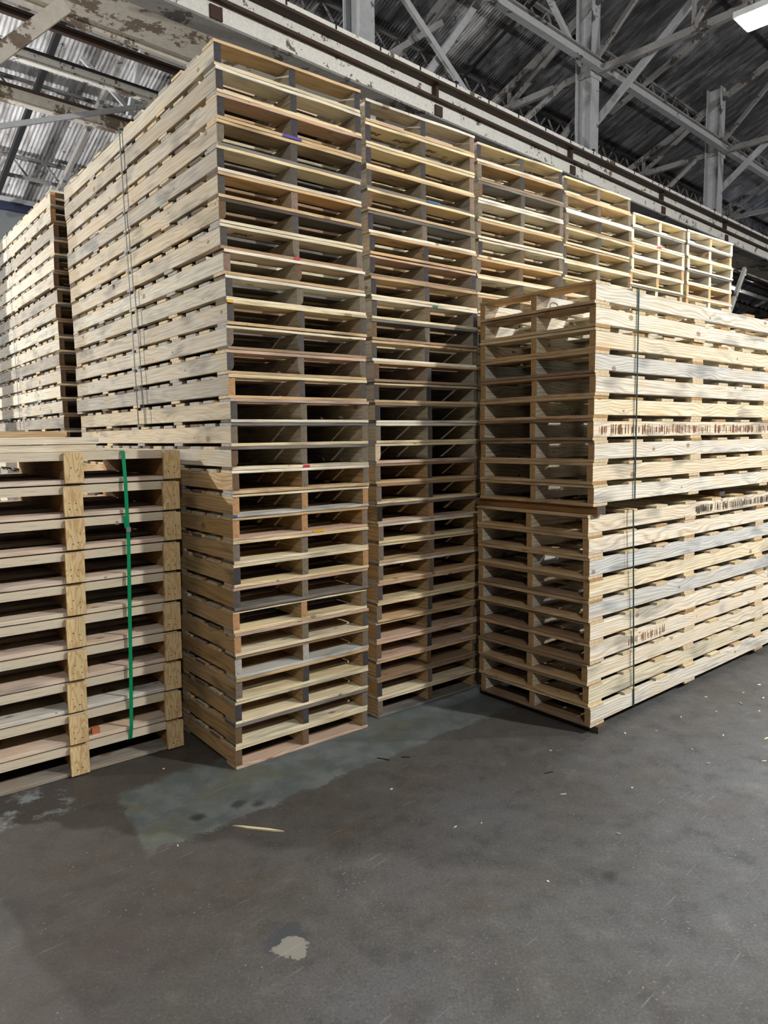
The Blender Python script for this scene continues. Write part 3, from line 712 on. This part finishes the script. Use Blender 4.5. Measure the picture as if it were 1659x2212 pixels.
# corrugated roof, two slopes in one sheet
roof = MB(); PER = 0.076; n = int((B1-B0)/PER*4); amp = 0.009
import array
rows = [-CW-0.1, 0.0, CW+0.1]
for i in range(n+1):
    x = B0 + i*PER/4; dz = amp*math.sin(2*PI*i/4)
    for c in rows: roof.v.append((x, c, zroof(c)+dz))
for i in range(n):
    for k in range(2):
        a = i*3+k; roof.f.append((a, a+1, a+4, a+3)); roof.m.append(0)
ro = roof.build('ceiling', roof_material()); bld(ro); tag(ro, kind='structure')
for p in ro.data.polygons: p.use_smooth = True
WM = wall_material()
for nm, a in (('wall_left', (B0, B1, CW, CW+0.15, 0, ZE-0.3)), ('wall_right', (B0, B1, -CW-0.15, -CW, 0, ZE-0.02)), ('wall_back', (B0-0.15, B0, -CW, CW, 0, ZE-0.02)), ('wall_front', (B1, B1+0.15, -CW, CW, 0, ZE-0.02))):
    m = MB().box(*a)
    if nm == 'wall_left':
        for zz in (1.2, 2.4, 3.6, 4.75, 5.7): m.box(B0, B1, CW-0.03, CW, zz, zz+0.04)
        for k in range(24): m.box(B0+1.5+3.05*k, B0+1.56+3.05*k, CW-0.04, CW, 0, ZE-0.3)
    if nm in ('wall_back', 'wall_front'):
        x0, x1 = a[0], a[1]; b0 = len(m.v)
        for x in (x0, x1): m.v += [(x, -CW, ZE-0.02), (x, CW, ZE-0.02), (x, 0, ZE+CW*SL)]
        m.f += [(b0, b0+2, b0+1), (b0+3, b0+4, b0+5), (b0, b0+1, b0+4, b0+3), (b0+1, b0+2, b0+5, b0+4), (b0+2, b0, b0+3, b0+5)]; m.m += [0]*5
    bld(m.build(nm, WM)); tag(bpy.data.objects[nm], kind='structure')
tr = MB().box(B0, B1, CW-0.12, CW, ZE-0.3, ZE-0.14).build('trim_1', BLUEST); bld(tr); tag(tr, kind='structure')
tr = MB().box(B0, B1, CW-0.16, CW, ZE-0.14, ZE-0.05).build('trim_2', STEEL_G); bld(tr); tag(tr, kind='structure')

CC = 8.1                                   # line of columns
COLB = [1.2+6.0*k for k in range(-2, 9)]
def sect_h(m, b, c, z0, z1, wb=0.30, dc=0.42, t=0.03):
    m.box(b-wb/2, b+wb/2, c-dc/2, c-dc/2+t, z0, z1); m.box(b-wb/2, b+wb/2, c+dc/2-t, c+dc/2, z0, z1); m.box(b-t/2, b+t/2, c-dc/2+t, c+dc/2-t, z0, z1)
num = ['first','second','third','fourth','fifth','sixth','seventh','eighth','ninth','tenth','eleventh']
vis = {3-0: 0}
cname = {3: 'grey steel column rising over the girder behind the second tall stack', 4: 'grey steel column rising over the girder above the third and fourth stacks', 5: 'grey steel column with flaking paint, above the sixth tall stack'}
for i, b in enumerate(COLB):
    root = empty('steel_column', W3(b, CC, 0), R(BA))
    lab = cname.get(i, 'grey steel building column further along the line of columns')
    tag(root, lab, 'column', None if i in cname else 'columns out of view')
    m = MB(); m.box(-0.14, 0.14, -0.18, -0.16, 0.02, zroof(CC)-0.35); m.build('flange', STEEL_G, root)
    m = MB(); m.box(-0.14, 0.14, 0.16, 0.18, 0.02, zroof(CC)-0.35); m.build('flange', STEEL_G, root)
    m = MB(); m.box(-0.012, 0.012, -0.16, 0.16, 0.02, zroof(CC)-0.35); m.build('web', STEEL_G, root)
    m = MB(); m.box(-0.25, 0.25, -0.3, 0.3, 0, 0.02); m.build('base_plate', STEEL_D, root)
    m = MB(); m.box(-0.2, 0.2, -0.195, -0.185, 8.62, 8.95); m.build('gusset_plate', STEEL_G, root)
# crane runway girder along the columns
g = empty('crane_runway_girder', W3(0, 7.75, 6.4), R(BA))
tag(g, 'long crane runway girder with peeling white paint above the row of stacks', 'girder')
def gpart(name, mat, boxes):
    m = MB()
    for bx in boxes: m.box(*bx)
    return m.build(name, mat, g)
GB0, GB1 = B0+0.3, B1-0.3
gpart('top_flange', [STEEL_W, STEEL_R], [(GB0, GB1, -0.20, 0.16, 0.545, 0.60)])
gpart('top_flange_lip', STEEL_R, [(GB0, GB1, -0.195, -0.012, 0.53, 0.545), (GB0, GB1, -0.197, -0.185, 0.51, 0.53)])
gpart('web', STEEL_W, [(GB0, GB1, -0.012, 0.012, 0.06, 0.53)])
gpart('ledge_angle', STEEL_R, [(GB0, GB1, -0.19, -0.012, 0.285, 0.30), (GB0, GB1, -0.19, -0.178, 0.262, 0.285)])
gpart('lower_web_plate', STEEL_W, [(GB0, GB1, -0.09, -0.06, 0.075, 0.285)])
gpart('bottom_flange', STEEL_D, [(GB0, GB1, -0.14, 0.14, 0.03, 0.06)])
gpart('walkway_soffit', SOFFIT, [(GB0, GB1, 0.14, 0.92, 0.035, 0.055), (GB0, GB1, 0.86, 0.92, 0.0, 0.035)])
for k, b in enumerate([-3.8, 2.4, 4.6, 8.35, 12.0, 15.6, 19.0, 22.5, 26.0, 32.0]):
    m = MB().box(b-0.03, b+0.03, -0.10, -0.012, 0.30, 0.53).box(b-0.06, b+0.10, -0.115, -0.09, 0.09, 0.235)
    m.build('stiffener', STEEL_R, g)
gpart('crane_rail', STEEL_R, [(GB0, GB1, -0.035, 0.035, 0.60, 0.66)])
for k in range(34):
    b = 3.2 + 0.78*k
    MB().box(b-0.012, b+0.012, -0.206, -0.20, 0.55, 0.645).box(b-0.012, b+0.06, -0.206, -0.17, 0.632, 0.645).build('rail_clip', DARKST, g)
# lengthwise members
def lmember(name, b0, b1, c, z, wc, hz, mat, label, lat=False):
    o = empty(name, W3(0, c, z), R(BA)); tag(o, label, 'beam')
    if not lat:
        MB().box(b0, b1, -wc/2, wc/2, hz/2-0.03, hz/2).build('top_flange', mat[0], o)
        MB().box(b0, b1, -0.012, 0.012, -hz/2+0.02, hz/2-0.03).build('web', mat[-1], o)
        MB().box(b0, b1, -wc/2, wc/2, -hz/2, -hz/2+0.02).build('bottom_flange', mat[1], o)
    else:
        MB().box(b0, b1, -wc/2, wc/2, hz/2-0.05, hz/2).build('top_chord', mat[0], o)
        MB().box(b0, b1, -wc/2, wc/2, -hz/2, -hz/2+0.05).build('bottom_chord', mat[1], o)
        m = MB(); st = hz*1.5; nn = int((b1-b0)/st)
        for k in range(nn):
            x = b0+k*st
            m.bar((x, 0, -hz/2+0.03), (x+st/2, 0, hz/2-0.03), 0.03, 0.03).bar((x+st/2, 0, hz/2-0.03), (x+st, 0, -hz/2+0.03), 0.03, 0.03)
        m.build('lattice', mat[0], o)
    return o
lmember('longitudinal_strut', GB0, GB1, CC-0.30, 8.80, 0.14, 0.20, (STEEL_D, STEEL_G), 'grey strut linking the columns high above the runway girder')
lmember('longitudinal_beam', GB0, GB1, 10.1, 7.06, 0.07, 0.10, (STEEL_R, STEEL_R), 'thin rust-brown beam crossing under the bright left-hand roof', )
lmember('longitudinal_beam', GB0, GB1, 11.0, 7.02, 0.10, 0.18, (DARKST, STEEL_W, STEEL_W), 'beam with dark top and white bottom under the left-hand roof')
lmember('longitudinal_beam', GB0, GB1, 12.0, 6.88, 0.14, 0.24, (STEEL_R, SOFFIT, SOFFIT), 'deep rust-flecked white beam, lowest under the left-hand roof')
# lattice purlins under the roof
pc = [3.3, 4.9, 6.5, 8.9, 10.6, 12.3, 14.0, 15.7]
pn = ['under the ridge side', 'second down from the ridge side', 'third down from the ridge side', 'just behind the runway girder', 'two bays above the eave wall', 'midway down the left roof slope', 'second up from the eave wall', 'nearest the eave wall']
for c, nm in zip(pc, pn):
    lmember('lattice_purlin', GB0, GB1, c, zroof(c)-0.33, 0.09, 0.42, (STEEL_D, STEEL_D), f'slender lattice roof purlin {nm}', lat=True)
# rafter trusses across the building at the columns, rafters between them
tlab = {3: 'steel roof truss behind the second column, over the corner stack', 4: 'steel roof truss crossing at the column above the third stack', 5: 'steel roof truss crossing at the column above the sixth stack'}
for i, b in enumerate(COLB):
    if not (1 <= i <= 8): continue
    o = empty('roof_truss', W3(b, 0, 0), R(BA))
    tag(o, tlab.get(i, 'steel roof truss further along the hall'), 'truss', None if i in tlab else 'roof trusses further off')
    MB().bar((0, -2.0, 8.75), (0, 12.4, 8.75), 0.10, 0.13).build('bottom_chord', STEEL_D, o)
    MB().bar((0, 0.2, zroof(0.2)-0.68), (0, CW-0.2, zroof(CW-0.2)-0.68), 0.09, 0.13).build('rafter', STEEL_D, o)
    for (c0, c1) in ((8.1, 6.0), (6.0, 4.0), (4.0, 2.0), (10.0, 8.1)):
        MB().bar((0.0, c0, 8.8), (0.0, c1, zroof(c1)-0.72), 0.07, 0.09).build('diagonal', STEEL_D, o)
    for c0 in (6.0, 4.0, 2.0, 10.0):
        MB().bar((0.0, c0, 8.8), (0.0, c0, zroof(c0)-0.72), 0.06, 0.07).build('web_post', STEEL_D, o)
    # eave post under the rafter foot
    MB().bar((0, CW-0.25, 0.0), (0, CW-0.25, zroof(CW-0.25)-0.7), 0.2, 0.2).build('wall_post', STEEL_D, o)
for k, b in enumerate([5.6, 10.2, 16.4]):
    o = empty('intermediate_rafter', W3(b, 0, 0), R(BA))
    tag(o, ['grey rafter running down to the far wall, left of the corner stack', 'grey rafter between the first two visible columns', 'grey rafter between the last two visible columns'][k], 'rafter')
    MB().bar((0, 5.0, zroof(5.0)-0.72), (0, CW-0.2, zroof(CW-0.2)-0.72), 0.07, 0.11).build('rafter', STEEL_D, o)
    MB().bar((0, 11.2, zroof(11.2)-0.85), (0, 12.3, 6.98), 0.07, 0.09).build('hanger', STEEL_G, o)
    MB().bar((0, 13.6, zroof(13.6)-0.85), (0, 12.0, 7.05), 0.07, 0.09).build('hanger', STEEL_G, o)
# sway bracing in the plane of the columns
def brace(pts, w, mat, label, c=CC-0.02, name='sway_brace'):
    o = MB().bar((pts[0][0], 0, pts[0][1]), (pts[1][0], 0, pts[1][1]), w*0.6, w).build(name, mat, None, W3(0, c, 0), R(BA))
    tag(o, label, 'brace')
brace(((7.35, 8.70), (9.95, 7.02)), 0.10, STEEL_G, 'straight brace dropping from the second column to mid-girder')
brace(((9.95, 8.90), (8.42, 7.02)), 0.11, STEEL_G, 'crossing brace leaning the other way beside the second column', c=CC+0.12)
brace(((9.30, 8.45), (7.40, 7.04)), 0.09, STEEL_D, 'lower brace rising away from the foot of the second column', c=CC+0.32)
brace(((11.2, 10.1), (12.95, 8.86)), 0.11, STEEL_G, 'short knee brace coming down to the third column node')
brace(((12.9, 8.62), (11.0, 7.08)), 0.10, STEEL_D, 'brace from the third column node down to the girder', c=CC+0.33)
def cbrace(b, pts, w, mat, label):
    o = MB().bar((0, pts[0][0], pts[0][1]), (0, pts[1][0], pts[1][1]), w*0.6, w).build('sway_brace', mat, None, W3(b, 0, 0), R(BA))
    tag(o, label, 'brace')
cbrace(13.40, ((8.10, 7.82), (5.0, 10.24)), 0.13, STEEL_G, 'long brace rising to the right from the third column')
brace(((13.4, 8.1), (12.3, 7.02)), 0.12, STEEL_D, 'brace foot below the third column beside the girder', c=CC+0.36)
brace(((18.9, 8.62), (16.6, 7.08)), 0.10, STEEL_D, 'brace from the last visible column down to the girder', c=CC+0.33)
cbrace(19.40, ((8.10, 7.82), (5.0, 10.24)), 0.13, STEEL_G, 'long brace rising to the right from the last visible column')
brace(((1.5, 4.62), (3.1, 6.28)), 0.15, SOFFIT, 'thick knee brace carrying the girder at the upper left', c=CC+0.05, name='knee_brace')
brace(((19.5, 3.45), (21.6, 6.28)), 0.13, STEEL_W, 'pale knee brace under the far end of the girder', c=CC+0.05, name='knee_brace')
brace(((2.2, 5.60), (5.6, 7.0)), 0.07, STEEL_G, 'thin brace rising to the white beam under the left-hand roof', c=11.15)
brace(((4.9, 7.9), (6.6, 6.6)), 0.07, STEEL_G, 'diagonal brace behind the corner stack under the left-hand roof', c=12.3)
# dark conduit running down the slope
cd = MB().bar((0, 9.0, zroof(9.0)-0.62), (0, 16.6, zroof(16.6)-0.62), 0.09, 0.09).build('conduit_pipe', DARKST, None, W3(4.6, 0, 0), R(BA)); tag(cd, 'dark conduit running down the left roof slope', 'conduit')
cd = MB().bar((0, 5.0, zroof(5.0)-0.62), (0, 15.6, zroof(15.6)-0.62), 0.05, 0.05).build('conduit_pipe', DARKST, None, W3(12.0, 0, 0), R(BA)); tag(cd, 'thin dark conduit running up the roof beside the third column', 'conduit')

# ------------------------------------------------------------------ lamps of the hall
def high_bay(b, c, z, power, label, group=None, L_=1.25, colour=(0.86, 0.93, 1.0), along_c=True):
    o = empty('high_bay_lamp', W3(b, c, z), R(BA + (90 if along_c else 0)))
    tag(o, label, 'lamp', group)
    MB().box(-L_/2, L_/2, -0.17, 0.17, 0.015, 0.07).box(-0.15, 0.15, -0.06, 0.06, 0.07, 0.12).build('housing', STEEL_G, o)
    MB().box(-L_/2+0.02, L_/2-0.02, -0.155, 0.155, 0.0, 0.014).build('diffuser', LED, o)
    for s in (-0.5, 0.5):
        MB().bar((s, 0, 0.07), (s, 0, max(0.5, zroof(c)-z-0.02)), 0.012, 0.012).build('hanger_cable', DARKST, o)
    if power > 0:
        ld = bpy.data.lights.new('lamp_light', 'AREA'); ld.shape = 'RECTANGLE'; ld.size = L_-0.06; ld.size_y = 0.30; ld.energy = power; ld.color = colour
        lo = bpy.data.objects.new('lamp_light', ld); lo.parent = o; lo.location = (0, 0, -0.004); link(lo)
    return o
WARM = (1.0, 0.985, 0.955)
def globe(b, c, z, power, label='globe lamp of the hall, out of view', colour=WARM):
    o = empty('globe_lamp', W3(b, c, z), R(BA)); tag(o, label, 'lamp', 'lamps out of view')
    MB().cyl((0, 0), 0.16, 0.10, 0.26, 14).build('housing', STEEL_G, o)
    bm = bmesh.new(); bmesh.ops.create_uvsphere(bm, u_segments=14, v_segments=9, radius=0.13); me = bpy.data.meshes.new('diffuser'); bm.to_mesh(me); bm.free(); me.materials.append(LED)
    gl = mesh_obj('diffuser', me, o); gl.visible_shadow = True
    MB().bar((0, 0, 0.26), (0, 0, zroof(c)-z-0.02), 0.012, 0.012).build('hanger_cable', DARKST, o)
    ld = bpy.data.lights.new('lamp_light', 'POINT'); ld.shadow_soft_size = 0.14; ld.energy = power; ld.color = colour
    lo = bpy.data.objects.new('lamp_light', ld); lo.parent = o; lo.location = (0, 0, -0.16); link(lo)
high_bay(7.55, 2.36, 5.6, 200, 'glaring linear lamp hanging at the upper right of the hall')
high_bay(14.0, 2.88, 5.8, 200, 'high bay lamp further down the hall, out of view', 'lamps out of view')
globe(5.6, -3.6, 6.2, 1500)
globe(10.5, -3.6, 6.2, 1300)
globe(-2.0, -3.6, 6.2, 520)
globe(-3.4, 9.6, 5.6, 2000)
globe(0.6, 14.6, 4.6, 1500)
globe(24.0, -3.6, 6.2, 1300)
dl = empty('dome_lamp', W3(27.7, 10.25, 7.37)); tag(dl, 'small white dome lamp glowing far under the girder at the right', 'lamp')
MB().cyl((0, 0), 0.30, 0.0, 0.05, 20).build('diffuser', LED, dl)
MB().cyl((0, 0), 0.12, 0.05, 0.25, 12).build('housing', STEEL_G, dl)
MB().bar((0, 0, 0.25), (0, 0, zroof(10.25)-7.39), 0.012, 0.012).build('hanger_cable', DARKST, dl)
dll = bpy.data.lights.new('lamp_light', 'POINT'); dll.energy = 60; dll.shadow_soft_size = 0.2
dlo = bpy.data.objects.new('lamp_light', dll); dlo.parent = dl; dlo.location = (0, 0, -0.25); link(dlo)

w = bpy.data.worlds.new('hall_air'); SC.world = w; w.use_nodes = True
bg = w.node_tree.nodes['Background']; bg.inputs[0].default_value = (0.75, 0.85, 1.0, 1); bg.inputs[1].default_value = 0.055

# ------------------------------------------------------------------ camera (pinhole recovered from the pallets' own vanishing points)
cam = bpy.data.cameras.new('camera'); co = bpy.data.objects.new('camera', cam); link(co)
f_px, pitch, roll, H = 1547.9, 0.105539, -0.012504, 1.73314
cp_, sp_ = math.cos(pitch), math.sin(pitch); cr, sr = math.cos(roll), math.sin(roll)
rt = Vector((1, 0, 0)); fw_ = Vector((0, cp_, -sp_)); up_ = Vector((0, sp_, cp_))
r2 = rt*cr + up_*sr; u2 = up_*cr - rt*sr
co.matrix_world = Matrix(((r2.x, u2.x, -fw_.x, 0), (r2.y, u2.y, -fw_.y, 0), (r2.z, u2.z, -fw_.z, H), (0, 0, 0, 1)))
cam.sensor_fit = 'AUTO'; cam.sensor_width = 36.0; cam.lens = f_px/2212*36.0
cam.clip_start = 0.05; cam.clip_end = 200
SC.camera = co
# turn the whole place so that the rows of pallets run along the world axes
TURN = Matrix.Rotation(R(-38.5), 4, 'Z')
for o in list(SC.objects):
    if o.parent is None: o.matrix_world = TURN @ o.matrix_basis
vs = SC.view_settings
SC.display_settings.display_device = 'sRGB'
vs.view_transform = 'Standard'; vs.look = 'None'; vs.exposure = 0.6; vs.gamma = 1.0; vs.use_curve_mapping = False
cy = SC.cycles
cy.max_bounces = 4; cy.diffuse_bounces = 2; cy.glossy_bounces = 2; cy.transmission_bounces = 1; cy.caustics_reflective = False; cy.caustics_refractive = False
cy.use_denoising = True; cy.adaptive_threshold = 0.09
